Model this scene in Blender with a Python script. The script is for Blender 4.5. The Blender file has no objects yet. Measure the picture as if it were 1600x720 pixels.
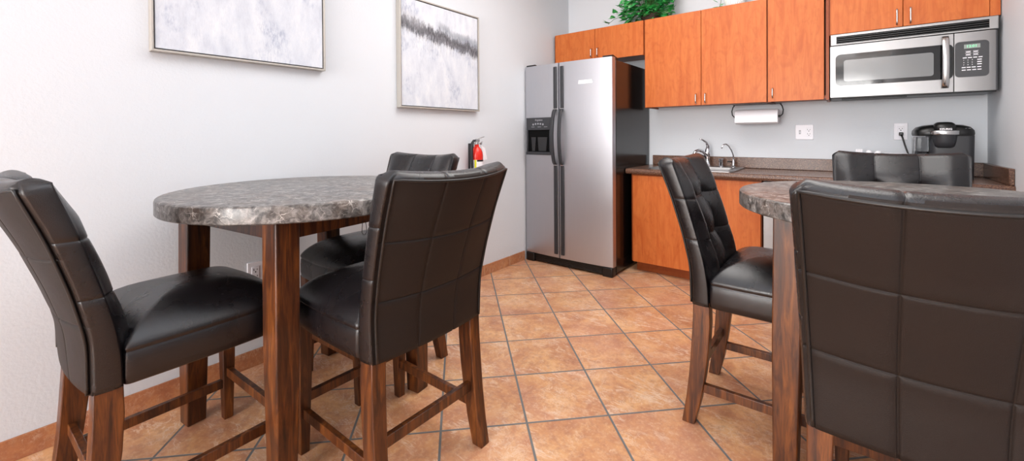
import bpy, bmesh, math, random
from mathutils import Vector, Matrix
random.seed(7)
PI = math.pi
SC = bpy.context.scene
COL = SC.collection

# ------------------------------------------------------------------ helpers
def lin(h):
    h = h.lstrip('#')
    out = []
    for i in (0, 2, 4):
        c = int(h[i:i+2], 16) / 255
        out.append(c/12.92 if c <= .04045 else ((c+.055)/1.055)**2.4)
    return (*out, 1)

class MB:
    """collects geometry for ONE mesh object"""
    def __init__(s): s.v = []; s.f = []
    def add(s, vs, fs):
        n = len(s.v); s.v += [tuple(v) for v in vs]; s.f += [tuple(i+n for i in f) for f in fs]; return s
    def box(s, x0, x1, y0, y1, z0, z1):
        return s.add([(x0,y0,z0),(x1,y0,z0),(x1,y1,z0),(x0,y1,z0),(x0,y0,z1),(x1,y0,z1),(x1,y1,z1),(x0,y1,z1)],
                     [(0,3,2,1),(4,5,6,7),(0,1,5,4),(1,2,6,5),(2,3,7,6),(3,0,4,7)])
    def prism(s, poly, fn, a, b):
        """poly 2D list; fn(p, t) -> 3D; extruded from a to b"""
        n = len(poly)
        vs = [fn(p, a) for p in poly] + [fn(p, b) for p in poly]
        fs = [tuple(range(n))[::-1], tuple(range(n, 2*n))] + [(i, (i+1) % n, n+(i+1) % n, n+i) for i in range(n)]
        return s.add(vs, fs)
    def loft(s, rings, cap=True, closed=True):
        n = len(rings[0]); vs = [p for r in rings for p in r]; fs = []
        for k in range(len(rings)-1):
            for i in range(n if closed else n-1):
                j = (i+1) % n
                fs.append((k*n+i, k*n+j, (k+1)*n+j, (k+1)*n+i))
        if cap:
            fs.append(tuple(range(n))[::-1]); fs.append(tuple((len(rings)-1)*n+i for i in range(n)))
        return s.add(vs, fs)
    def tube(s, path, r, n=10, cap=True):
        path = [Vector(p) for p in path]; rings = []
        rs = r if isinstance(r, (list, tuple)) else [r]*len(path)
        up = None
        for i, p in enumerate(path):
            d = (path[min(i+1, len(path)-1)] - path[max(i-1, 0)]).normalized()
            if up is None:
                a = Vector((0, 0, 1)) if abs(d.z) < .9 else Vector((1, 0, 0))
                up = (a - d*a.dot(d)).normalized()
            else:
                up = (up - d*up.dot(d)).normalized()
            w = d.cross(up)
            rings.append([p + rs[i]*(math.cos(2*PI*k/n)*up + math.sin(2*PI*k/n)*w) for k in range(n)])
        return s.loft(rings, cap)
    def lathe(s, prof, c=(0, 0, 0), n=32, axis='z'):
        rings = []
        for (r, h) in prof:
            ring = []
            for k in range(n):
                a = 2*PI*k/n; x, y = r*math.cos(a), r*math.sin(a)
                if axis == 'z': q = (c[0]+x, c[1]+y, c[2]+h)
                elif axis == 'x': q = (c[0]+h, c[1]+x, c[2]+y)
                else: q = (c[0]+x, c[1]+h, c[2]-y)
                ring.append(q)
            rings.append(ring)
        return s.loft(rings, True)
    def bar(s, a, b, w, h):
        """rectangular bar from a to b; w horizontal thickness, h other"""
        a, b = Vector(a), Vector(b); d = (b-a).normalized()
        up = Vector((0, 0, 1)) if abs(d.z) < .95 else Vector((0, 1, 0))
        sd = d.cross(up).normalized(); up = sd.cross(d)
        rr = [[p + sd*x*w/2 + up*y*h/2 for x, y in ((-1,-1),(1,-1),(1,1),(-1,1))] for p in (a, b)]
        return s.loft(rr)
    def build(s, name, mat=None, parent=None, bevel=0, seg=2, smooth=False, subsurf=0, angle=40):
        me = bpy.data.meshes.new(name); me.from_pydata(s.v, [], s.f)
        bm = bmesh.new(); bm.from_mesh(me)
        bmesh.ops.recalc_face_normals(bm, faces=bm.faces); bm.to_mesh(me); bm.free()
        o = bpy.data.objects.new(name, me); COL.objects.link(o)
        if mat:
            for m in (mat if isinstance(mat, (list, tuple)) else [mat]): me.materials.append(m)
        if parent: o.parent = parent
        if smooth:
            me.polygons.foreach_set('use_smooth', [True]*len(me.polygons))
            if smooth != 'all':
                me.set_sharp_from_angle(angle=math.radians(angle))
        if bevel:
            md = o.modifiers.new('bevel', 'BEVEL'); md.width = bevel; md.segments = seg; md.limit_method = 'ANGLE'; md.angle_limit = math.radians(35)
            me.polygons.foreach_set('use_smooth', [True]*len(me.polygons)); me.set_sharp_from_angle(angle=math.radians(50))
            md.harden_normals = False
        if subsurf:
            md = o.modifiers.new('sub', 'SUBSURF'); md.levels = subsurf; md.render_levels = subsurf
        return o

def empty(name, loc=(0, 0, 0), rz=0):
    o = bpy.data.objects.new(name, None); COL.objects.link(o); o.location = loc; o.rotation_euler = (0, 0, rz)
    o.empty_display_size = .05
    return o
def tag(o, label, cat, group=None):
    o['label'] = label; o['category'] = cat
    if group: o['group'] = group
    return o
def struct(o): o['kind'] = 'structure'; return o
def copy_tree(o, parent=None):
    c = o.copy(); COL.objects.link(c)
    if parent is not None: c.parent = parent
    for ch in [x for x in COL.objects if x.parent == o]:
        copy_tree(ch, c)
    return c
def text_mesh(name, body, size, mat, parent, M, extrude=.0004, bold=0, align='CENTER', shear=0):
    cu = bpy.data.curves.new(name, 'FONT'); cu.body = body; cu.size = size; cu.extrude = extrude
    cu.align_x = align; cu.align_y = 'CENTER'; cu.offset = bold; cu.shear = shear; cu.resolution_u = 2
    t = bpy.data.objects.new(name, cu); COL.objects.link(t)
    dg = bpy.context.evaluated_depsgraph_get(); dg.update()
    me = bpy.data.meshes.new_from_object(t.evaluated_get(dg))
    bpy.data.objects.remove(t); bpy.data.curves.remove(cu)
    me.name = name; me.transform(M); me.materials.clear(); me.materials.append(mat)
    o = bpy.data.objects.new(name, me); COL.objects.link(o)
    if parent: o.parent = parent
    return o
# text on a plane facing -y, reading along +x
FACE_MY = Matrix.Rotation(PI/2, 4, 'X')

# ------------------------------------------------------------------ materials
class NT:
    def __init__(s, name):
        s.m = bpy.data.materials.new(name); s.m.use_nodes = True; s.t = s.m.node_tree; s.t.nodes.clear()
        s.out = s.n('ShaderNodeOutputMaterial'); s.b = s.n('ShaderNodeBsdfPrincipled')
        s.t.links.new(s.b.outputs[0], s.out.inputs[0])
    def n(s, typ, **kw):
        nd = s.t.nodes.new(typ)
        for k, v in kw.items(): setattr(nd, k, v)
        return nd
    def lk(s, a, b): s.t.links.new(a, b)
    def set(s, inp, val):
        if hasattr(val, 'is_linked') or isinstance(val, bpy.types.NodeSocket): s.lk(val, inp)
        else: inp.default_value = val
    def p(s, **kw):
        for k, v in kw.items(): s.set(s.b.inputs[k.replace('_', ' ')], v)
        return s
    def math(s, op, a, b=0., c=None):
        nd = s.n('ShaderNodeMath', operation=op); s.set(nd.inputs[0], a); s.set(nd.inputs[1], b)
        if c is not None: s.set(nd.inputs[2], c)
        return nd.outputs[0]
    def vmath(s, op, a, b):
        nd = s.n('ShaderNodeVectorMath', operation=op); s.set(nd.inputs[0], a); s.set(nd.inputs[1], b); return nd.outputs[0]
    def mix(s, f, a, b, blend='MIX'):
        nd = s.n('ShaderNodeMix', data_type='RGBA', blend_type=blend); s.set(nd.inputs[0], f); s.set(nd.inputs[6], a); s.set(nd.inputs[7], b); return nd.outputs[2]
    def ramp(s, f, stops, interp='LINEAR'):
        nd = s.n('ShaderNodeValToRGB'); s.lk(f, nd.inputs[0]); cr = nd.color_ramp; cr.interpolation = interp
        while len(cr.elements) < len(stops): cr.elements.new(.5)
        for e, (p, c) in zip(cr.elements, stops):
            e.position = p; e.color = c if not isinstance(c, (int, float)) else (c, c, c, 1)
        return nd.outputs[0]
    def coord(s, which='Object', scale=(1, 1, 1), rot=(0, 0, 0), loc=(0, 0, 0)):
        if which == 'World': src = s.n('ShaderNodeNewGeometry').outputs['Position']
        else: src = s.n('ShaderNodeTexCoord').outputs[which]
        mp = s.n('ShaderNodeMapping'); s.lk(src, mp.inputs[0]); mp.inputs['Scale'].default_value = scale
        mp.inputs['Rotation'].default_value = rot; mp.inputs['Location'].default_value = loc
        return mp.outputs[0]
    def noise(s, v, scale=5., detail=3., rough=.5, dist=0.):
        nd = s.n('ShaderNodeTexNoise'); s.lk(v, nd.inputs['Vector'])
        for k, x in (('Scale', scale), ('Detail', detail), ('Roughness', rough), ('Distortion', dist)): s.set(nd.inputs[k], x)
        return nd.outputs['Fac']
    def bump(s, h, strength=.3, dist=.01):
        nd = s.n('ShaderNodeBump'); s.lk(h, nd.inputs['Height']); nd.inputs['Strength'].default_value = strength; nd.inputs['Distance'].default_value = dist
        s.lk(nd.outputs[0], s.b.inputs['Normal'])

def plain(name, hexc, rough=.5, metal=0., spec=.5, **kw):
    t = NT(name); t.p(Base_Color=lin(hexc), Roughness=rough, Metallic=metal); t.b.inputs['Specular IOR Level'].default_value = spec
    for k, v in kw.items(): t.set(t.b.inputs[k.replace('_', ' ')], v)
    # a faint procedural variation in the gloss
    n = t.noise(t.coord(), 40., 2.); t.p(Roughness=t.math('MULTIPLY_ADD', n, .08, rough-.04))
    return t.m

def mat_wall(name, hexc):
    t = NT(name); v = t.coord('World')
    n = t.noise(v, 3., 2.); c = t.mix(t.math('MULTIPLY', n, .12), lin(hexc), lin('#d0d1d3'))
    t.p(Base_Color=c, Roughness=.62); t.b.inputs['Specular IOR Level'].default_value = .25
    t.bump(t.noise(v, 85., 3., .55), .24, .004); return t.m
M_wall = mat_wall('wall_paint', '#d8dce1')
M_ceil = plain('ceiling_paint', '#f4f4f4', .8)

def tile_pattern(t, v3, s_tile, org, ang, grout_w):
    """returns (mask of grout, tile-id vector, local coord vector)"""
    mp = t.n('ShaderNodeMapping', vector_type='TEXTURE'); t.lk(v3, mp.inputs[0])
    mp.inputs['Location'].default_value = (org[0], org[1], 0); mp.inputs['Rotation'].default_value = (0, 0, ang); mp.inputs['Scale'].default_value = (s_tile, s_tile, 1)
    fl = t.n('ShaderNodeVectorMath', operation='FLOOR'); t.lk(mp.outputs[0], fl.inputs[0])
    fr = t.n('ShaderNodeVectorMath', operation='FRACTION'); t.lk(mp.outputs[0], fr.inputs[0])
    sp = t.n('ShaderNodeSeparateXYZ'); t.lk(fr.outputs[0], sp.inputs[0])
    def edge(x): return t.math('MINIMUM', x, t.math('SUBTRACT', 1., x))
    e = t.math('MINIMUM', edge(sp.outputs[0]), edge(sp.outputs[1]))
    g = grout_w/2/s_tile
    mr = t.n('ShaderNodeMapRange', interpolation_type='SMOOTHSTEP'); t.lk(e, mr.inputs[0]); mr.inputs[1].default_value = g*.75; mr.inputs[2].default_value = g*1.35
    mr.inputs[3].default_value = 1; mr.inputs[4].default_value = 0
    return mr.outputs[0], fl.outputs[0], fr.outputs[0]

def stone_tile_color(t, v3, tid):
    wn = t.n('ShaderNodeTexWhiteNoise', noise_dimensions='3D'); t.lk(tid, wn.inputs[0])
    off = t.vmath('MULTIPLY', wn.outputs['Color'], (9., 9., 9.))
    v = t.vmath('ADD', v3, off)
    a = t.noise(v, 5., 5., .62, .6)
    base = t.ramp(a, [(.27, lin('#a87052')), (.40, lin('#c3875f')), (.53, lin('#d59c6c')), (.66, lin('#e3b07e')), (.82, lin('#d2a888'))])
    b = t.noise(v, 26., 6., .72, .3)
    base = t.mix(t.ramp(b, [(.46, 0.), (.66, .6)]), base, lin('#aa7258'))
    pk = t.noise(v, 3.2, 3., .6)
    base = t.mix(t.ramp(pk, [(.45, 0.), (.7, .5)]), base, lin('#c99179'))
    # pale broken veins running one way across each tile
    mp = t.n('ShaderNodeMapping'); t.lk(v, mp.inputs[0]); mp.inputs['Rotation'].default_value = (0, 0, math.radians(-20)); mp.inputs['Scale'].default_value = (3.2, 9.5, 5)
    c = t.noise(mp.outputs[0], 1.0, 6., .68, .5)
    vein = t.math('ABSOLUTE', t.math('SUBTRACT', c, .5))
    vm = t.ramp(vein, [(0., .85), (.012, .4), (.030, 0.)])
    gate = t.ramp(t.noise(v, 7., 4., .65), [(.47, 0.), (.60, .9)])
    base = t.mix(t.math('MULTIPLY', vm, gate), base, lin('#ecd2ba'))
    c2 = t.noise(v, 13., 7., .74, .8)
    v2 = t.ramp(t.math('ABSOLUTE', t.math('SUBTRACT', c2, .52)), [(0., .6), (.010, .3), (.022, 0.)])
    g2 = t.ramp(t.noise(v, 5., 3., .6), [(.48, 0.), (.62, 1.)])
    base = t.mix(t.math('MULTIPLY', v2, g2), base, lin('#efd9c2'))
    cl = t.ramp(t.noise(v, 70., 5., .75), [(.50, 0.), (.70, .5)])
    base = t.mix(cl, base, lin('#e6c4a2'))
    tone = t.math('MULTIPLY_ADD', wn.outputs['Value'], .10, .93)
    cc = t.n('ShaderNodeVectorMath', operation='SCALE'); t.lk(base, cc.inputs[0]); t.lk(tone, cc.inputs['Scale'])
    return cc.outputs[0], b

def mat_floor():
    t = NT('floor_tile'); v = t.n('ShaderNodeNewGeometry').outputs['Position']
    m, tid, loc = tile_pattern(t, v, .33857, (-1.96531, 2.30217), .793978, .0085)
    col, b = stone_tile_color(t, v, tid)
    t.p(Base_Color=t.mix(m, col, lin('#6e6e6d')), Roughness=t.math('MULTIPLY_ADD', m, .4, .36))
    h = t.math('ADD', t.math('MULTIPLY', m, -1.), t.math('MULTIPLY', b, .14))
    t.bump(h, .35, .004); return t.m
M_floor = mat_floor()
def mat_base():
    t = NT('skirting_tile'); v = t.n('ShaderNodeNewGeometry').outputs['Position']
    sp = t.n('ShaderNodeSeparateXYZ'); t.lk(v, sp.inputs[0])
    cb = t.n('ShaderNodeCombineXYZ'); t.lk(sp.outputs[1], cb.inputs[0]); cb.inputs[1].default_value = .15
    m, tid, loc = tile_pattern(t, cb.outputs[0], .333, (2.572, 0), 0, .005)
    col, b = stone_tile_color(t, v, tid)
    dk = t.mix(.45, col, lin('#b3773f'), 'MULTIPLY')
    t.p(Base_Color=t.mix(m, dk, lin('#c9a98c')), Roughness=.42); t.bump(m, -.3, .003); return t.m
M_base = mat_base()

def mat_cherry(name, dark=1., vert=True):
    t = NT(name); v = t.coord('World', (9, 9, 1.1) if vert else (1.1, 9, 9))
    a = t.noise(v, 2.2, 4., .6, 1.2)
    col = t.ramp(a, [(.25, lin('#b05522')), (.45, lin('#be642e')), (.6, lin('#c66e36')), (.8, lin('#b65b29'))])
    g = t.noise(t.coord('World', (110, 110, 2.2) if vert else (2.2, 110, 110)), 3., 3., .6)
    col = t.mix(t.ramp(g, [(.45, 0.), (.78, .25)]), col, lin('#97441a'))
    ft = t.noise(t.coord('World', (5, 5, 2.4)), 2.4, 3., .6, 2.5)
    col = t.mix(t.ramp(ft, [(.5, 0.), (.7, .35)]), col, lin('#a04818'))
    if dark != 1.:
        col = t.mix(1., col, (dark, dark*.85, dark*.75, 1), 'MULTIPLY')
    t.p(Base_Color=col, Roughness=.38); t.b.inputs['Specular IOR Level'].default_value = .25; return t.m
M_cherry = mat_cherry('cherry_laminate')
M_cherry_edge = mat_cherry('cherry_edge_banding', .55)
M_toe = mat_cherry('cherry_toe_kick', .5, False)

def mat_legwood():
    t = NT('stained_leg_wood'); v = t.coord('Object', (26, 26, 2.6))
    a = t.noise(v, 1.7, 4., .62, .8)
    col = t.ramp(a, [(.28, lin('#241006')), (.45, lin('#48230c')), (.6, lin('#683814')), (.78, lin('#8c5322'))])
    f = t.noise(t.coord('Object', (160, 160, 9)), 2., 2.)
    col = t.mix(t.ramp(f, [(.55, 0.), (.72, .5)]), col, lin('#2a1207'))
    t.p(Base_Color=col, Roughness=.4); t.b.inputs['Coat Weight'].default_value = .12; t.b.inputs['Coat Roughness'].default_value = .2; return t.m
M_leg = mat_legwood()

def mat_leather(name, c0, c1, rough):
    t = NT(name); v = t.coord()
    n = t.noise(v, 6., 4., .6, .5)
    vo = t.n('ShaderNodeTexVoronoi', feature='DISTANCE_TO_EDGE'); t.lk(v, vo.inputs['Vector']); vo.inputs['Scale'].default_value = 330.
    t.p(Base_Color=t.mix(n, lin(c0), lin(c1)), Roughness=t.math('MULTIPLY_ADD', n, .16, rough-.08))
    t.b.inputs['Specular IOR Level'].default_value = .58 if rough < .4 else .24
    h = t.math('ADD', t.math('MULTIPLY', t.ramp(vo.outputs[0], [(0., 0.), (.3, 1.)]), .25), t.math('MULTIPLY', t.noise(t.coord('Object', (1, 1, 1)), 9., 5., .6, 1.2), 1.6))
    t.bump(h, .3, .002); return t.m
M_leather = mat_leather('black_leather', '#0e0d11', '#191617', .27)
M_leather_back = mat_leather('brown_black_leather', '#1f1917', '#28201c', .54)
M_piping = plain('leather_piping', '#191615', .4)

def mat_marble():
    t = NT('grey_brown_marble'); v = t.coord('World')
    d = t.n('ShaderNodeTexNoise'); t.lk(v, d.inputs['Vector']); d.inputs['Scale'].default_value = 22.; d.inputs['Detail'].default_value = 4.
    vv = t.vmath('ADD', v, t.vmath('MULTIPLY', d.outputs['Color'], (.05, .05, .05)))
    a = t.noise(vv, 34., 7., .72, .4)
    col = t.ramp(a, [(.32, lin('#26211f')), (.43, lin('#484543')), (.53, lin('#706c69')), (.64, lin('#989490')), (.78, lin('#bdb6af'))])
    w = t.noise(v, 9., 4., .6)
    col = t.mix(t.ramp(w, [(.50, 0.), (.68, .4)]), col, lin('#66503f'))
    vo = t.n('ShaderNodeTexVoronoi', feature='DISTANCE_TO_EDGE'); t.lk(vv, vo.inputs['Vector']); vo.inputs['Scale'].default_value = 28.
    gate = t.ramp(t.noise(v, 16., 3.), [(.52, 0.), (.62, 1.)])
    vein = t.math('MULTIPLY', t.ramp(vo.outputs[0], [(0., .75), (.03, 0.)]), gate)
    col = t.mix(vein, col, lin('#d5cfc8'))
    t.p(Base_Color=col, Roughness=.33); t.b.inputs['Specular IOR Level'].default_value = .6
    return t.m
M_marble = mat_marble()

def mat_counter():
    t = NT('brown_speckled_laminate'); v = t.coord('World')
    a = t.noise(v, 150., 3., .7); b = t.noise(v, 420., 2.)
    col = t.ramp(a, [(.35, lin('#3d2921')), (.5, lin('#644639')), (.62, lin('#80604c')), (.75, lin('#a5836a'))])
    col = t.mix(t.ramp(b, [(.55, 0.), (.7, .5)]), col, lin('#2b1a15'))
    t.p(Base_Color=col, Roughness=.25); return t.m
M_counter = mat_counter()

def mat_steel(name, hexc='#b9b9bd', rough=.3, vert=True, metal=1.):
    t = NT(name); v = t.coord('Object', (260, 260, 2) if vert else (2, 260, 260))
    n = t.noise(v, 2., 3., .6)
    t.p(Base_Color=t.mix(t.math('MULTIPLY', n, .18), lin(hexc), lin('#8d8d92')), Metallic=metal, Roughness=t.math('MULTIPLY_ADD', n, .12, rough-.06))
    t.bump(n, .06, .001); return t.m
M_steel = mat_steel('brushed_steel', '#bfbfc4', .42)
M_steel_h = mat_steel('brushed_steel_fascia', '#939292', .38, False)
M_chrome = plain('chrome', '#d8d8dc', .08, 1.)
M_nickel = plain('satin_nickel', '#c9c9c9', .25, 1.)
M_black = plain('black_plastic', '#0c0c0d', .35)
M_fridge_side = plain('black_enamel_side', '#0d0c0c', .18)
M_charcoal = plain('charcoal_plastic', '#2c2d31', .4)
M_cavity = plain('black_cavity', '#060607', .7, 0., .1)
M_glassblk = plain('black_glass', '#08080a', .06)
M_mwwin = plain('window_reflection_grey', '#6d6f70', .1, .0, .8)  # grey base colour stands in for the bright room reflected in the glass
M_white = plain('white_plastic', '#eceaf0', .35)
M_paper = plain('white_paper', '#f1f0f4', .7)
M_slot = plain('dark_slot', '#1a1a1c', .5)
M_red = plain('red_enamel', '#d8230f', .25)
M_rubber = plain('black_rubber', '#1c1c1f', .55)
M_yellow = plain('yellow_print', '#e6e21c', .5)
M_grey = plain('grey_print', '#8f9095', .5)
M_silverframe = mat_steel('champagne_frame', '#b9b4ac', .45, False, .3)
M_gold = plain('tan_frame_side', '#b4936c', .5)
M_green_led = NT('green_display'); M_green_led.p(Base_Color=lin('#7fbf9a'), Roughness=.3); M_green_led.b.inputs['Emission Color'].default_value = lin('#58e0a0'); M_green_led.b.inputs['Emission Strength'].default_value = .6; M_green_led = M_green_led.m
M_lcd = plain('display_panel', '#8d9690', .25)
M_ceramic = plain('white_ceramic', '#e9ebe8', .25)
M_soil = plain('dark_basket', '#3a2a1e', .8)
def mat_leaf():
    t = NT('ivy_leaf'); v = t.coord('World'); n = t.noise(v, 22., 3.)
    t.p(Base_Color=t.ramp(n, [(.3, lin('#1f7a3c')), (.45, lin('#33a552')), (.6, lin('#5cc06c')), (.74, lin('#c4e8bc'))]), Roughness=.38); return t.m
M_leaf = mat_leaf()
M_stem = plain('ivy_stem', '#3c5a28', .6)
def mat_clear(name, hexc, rough=.05):
    t = NT(name); t.p(Base_Color=lin(hexc), Roughness=rough, IOR=1.3); t.b.inputs['Transmission Weight'].default_value = 1.; return t.m
M_tank = mat_clear('smoked_clear_plastic', '#b9b9bb')
M_water = mat_clear('tank_water', '#6d6d70')

# canvases: colours laid out in the canvas' own object coordinates (y along the wall, z up)
def mat_canvas(name, band):
    t = NT(name); tc = t.n('ShaderNodeTexCoord').outputs['Object']
    sp = t.n('ShaderNodeSeparateXYZ'); t.lk(tc, sp.inputs[0]); Y, Z = sp.outputs[1], sp.outputs[2]
    v = t.coord('Object')
    a = t.noise(t.coord('Object', (1, 7, 3)), 2.2, 5., .65)
    col = t.ramp(a, [(.3, lin('#c4c8d2')), (.5, lin('#d3d7df')), (.7, lin('#dfe1e5'))])
    sc = t.noise(t.coord('Object', (1, 26, 9)), 2.5, 5., .75)
    patch = t.ramp(t.noise(v, 5.2, 3., .6), [(.53, 0.), (.66, 1.)])
    col = t.mix(t.math('MULTIPLY', t.math('MULTIPLY', t.ramp(sc, [(.45, 0.), (.62, 1.)]), patch), .75), col, lin('#8e98b2'))
    fine = t.noise(t.coord('Object', (1, 150, 24)), 2., 3., .7)
    col = t.mix(t.ramp(fine, [(.52, 0.), (.72, .30)]), col, lin('#b4b7c0'))
    if band:
        # dark brushed streak sinking to the right
        wob = t.math('MULTIPLY_ADD', t.noise(t.coord('Object', (1, 4, 1)), 2., 5., .65), .15, -.075)
        ctr = t.math('MULTIPLY_ADD', Y, -.16, .145)
        d = t.math('SUBTRACT', t.math('ADD', Z, wob), ctr)
        st = t.noise(t.coord('Object', (1, 40, 12)), 2., 5., .75)
        dd = t.math('ADD', t.math('ABSOLUTE', d), t.math('MULTIPLY_ADD', st, .14, -.07))
        mk = t.ramp(dd, [(.0, 1.), (.028, .9), (.06, 0.)])
        col = t.mix(mk, col, t.ramp(st, [(.35, lin('#3b3b40')), (.6, lin('#6b6a70'))]))
        # drips below
        dr = t.ramp(t.math('MULTIPLY', d, -1.), [(.01, .75), (.16, 0.)])
        below = t.math('LESS_THAN', d, 0.)
        drn = t.ramp(t.noise(t.coord('Object', (1, 75, 5)), 2., 4., .7), [(.5, 0.), (.66, 1.)])
        col = t.mix(t.math('MULTIPLY', t.math('MULTIPLY', dr, drn), below), col, lin('#85868f'))
        # paler wisp above on the right
        d2 = t.math('SUBTRACT', t.math('ADD', Z, wob), t.math('MULTIPLY_ADD', Y, -.20, .215))
        m2 = t.ramp(t.math('ADD', t.math('ABSOLUTE', d2), t.math('MULTIPLY_ADD', st, .06, -.03)), [(0., .7), (.02, .5), (.04, 0.)])
        rt = t.ramp(t.math('ADD', Y, .5), [(.42, 0.), (.52, 1.)])
        col = t.mix(t.math('MULTIPLY', m2, rt), col, lin('#7d828c'))
        d3 = t.math('SUBTRACT', Z, t.math('MULTIPLY_ADD', Y, -.35, .13))
        m3 = t.ramp(t.math('ABSOLUTE', d3), [(0., .45), (.07, 0.)])
        lf = t.ramp(t.math('ADD', Y, .5), [(.25, 1.), (.36, 0.)])
        col = t.mix(t.math('MULTIPLY', m3, lf), col, lin('#b5b4b8'))
    t.p(Base_Color=col, Roughness=.7); t.bump(fine, .2, .002); return t.m
M_canvas_plain = mat_canvas('pale_canvas', False)
M_canvas_band = mat_canvas('streaked_canvas', True)

# ------------------------------------------------------------------ the room
XL, XR, YB, YF, ZC = -2.33, .697, 3.95, -6.0, 2.75
struct(MB().box(XL-.15, XR+.15, YF-.15, YB+.15, -.12, 0).build('floor', M_floor))
struct(MB().box(XL-.15, XR+.15, YF-.15, YB+.15, ZC, ZC+.1).build('ceiling', M_ceil))
struct(MB().box(XL-.15, XL, YF-.15, YB+.15, 0, ZC).build('wall_left', M_wall))
struct(MB().box(XL, XR, YB, YB+.15, 0, ZC).build('wall_back', M_wall))
struct(MB().box(XR, XR+.15, YF-.15, YB+.15, 0, ZC).build('wall_right', M_wall))
w = MB(); wx0, wx1, wz0, wz1 = -2.1, .5, .4, 2.45
w.box(XL, wx0, YF-.15, YF, 0, ZC).box(wx1, XR, YF-.15, YF, 0, ZC).box(wx0, wx1, YF-.15, YF, 0, wz0).box(wx0, wx1, YF-.15, YF, wz1, ZC)
struct(w.build('wall_front', M_wall))
wf = MB()
for (a, b, c, d) in ((wx0, wx1, wz0, wz0+.05), (wx0, wx1, wz1-.05, wz1), (wx0, wx0+.05, wz0, wz1), (wx1-.05, wx1, wz0, wz1), (-.83, -.77, wz0, wz1)):
    wf.box(a, b, YF-.1, YF-.04, c, d)
struct(wf.build('added_window_1', M_white))  # added window out of view; wall set far back to shape its fill
struct(MB().box(XL, XL+.009, YF, 3.13, 0, .083).build('baseboard_left', M_base, bevel=.002))
struct(MB().box(XR-.009, XR, YF, 3.36, 0, .083).build('baseboard_right', M_base, bevel=.002))

# ------------------------------------------------------------------ chairs
def interp(pts, x):
    if x <= pts[0][0]: return pts[0][1]
    for (a, p), (b, q) in zip(pts, pts[1:]):
        if x <= b:
            t = (x-a)/(b-a); return p+(q-p)*t
    return pts[-1][1]
def smooth_prof(pts):
    xs = [pts[0][0]+(pts[-1][0]-pts[0][0])*i/60 for i in range(61)]
    ys = [interp(pts, x) for x in xs]
    for _ in range(14): ys = [ys[0]]+[(ys[i-1]+2*ys[i]+ys[i+1])/4 for i in range(1, 60)]+[ys[-1]]
    return list(zip(xs, ys))
REAR = smooth_prof([(.475, .0), (.62, -.001), (.75, -.028), (.89, -.068), (1.042, -.123)])
FRNT = smooth_prof([(.475, .068), (.557, .066), (.65, .052), (.76, .024), (.906, -.018), (1.042, -.062)])
ZB, ZT = .475, 1.042
SAG = .05
def back_xyz(u, z, side):
    """u -1..1 across; side 0 rear, 1 front (fractions between); returns point with no puff"""
    fz = (z-ZB)/(ZT-ZB)
    zz = ZB+(z-ZB)*((ZT-.016*(1-u*u)-ZB)/(ZT-ZB))
    k = max(0, (abs(u)-.92)/.08); zz -= (.014-.010*side)*(1-math.sqrt(max(0, 1-k*k)))*max(0, min(1, (z-.93)/.10))
    y0, y1 = interp(REAR, z), interp(FRNT, z)
    y = y0+(y1-y0)*side - (.018+.036*fz)*(1-u*u)
    wd = .226+.024*fz+.006*side
    return Vector((wd*u, y, zz))
def gv(d, w=.0022): return math.exp(-(d/w)**2)
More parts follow.
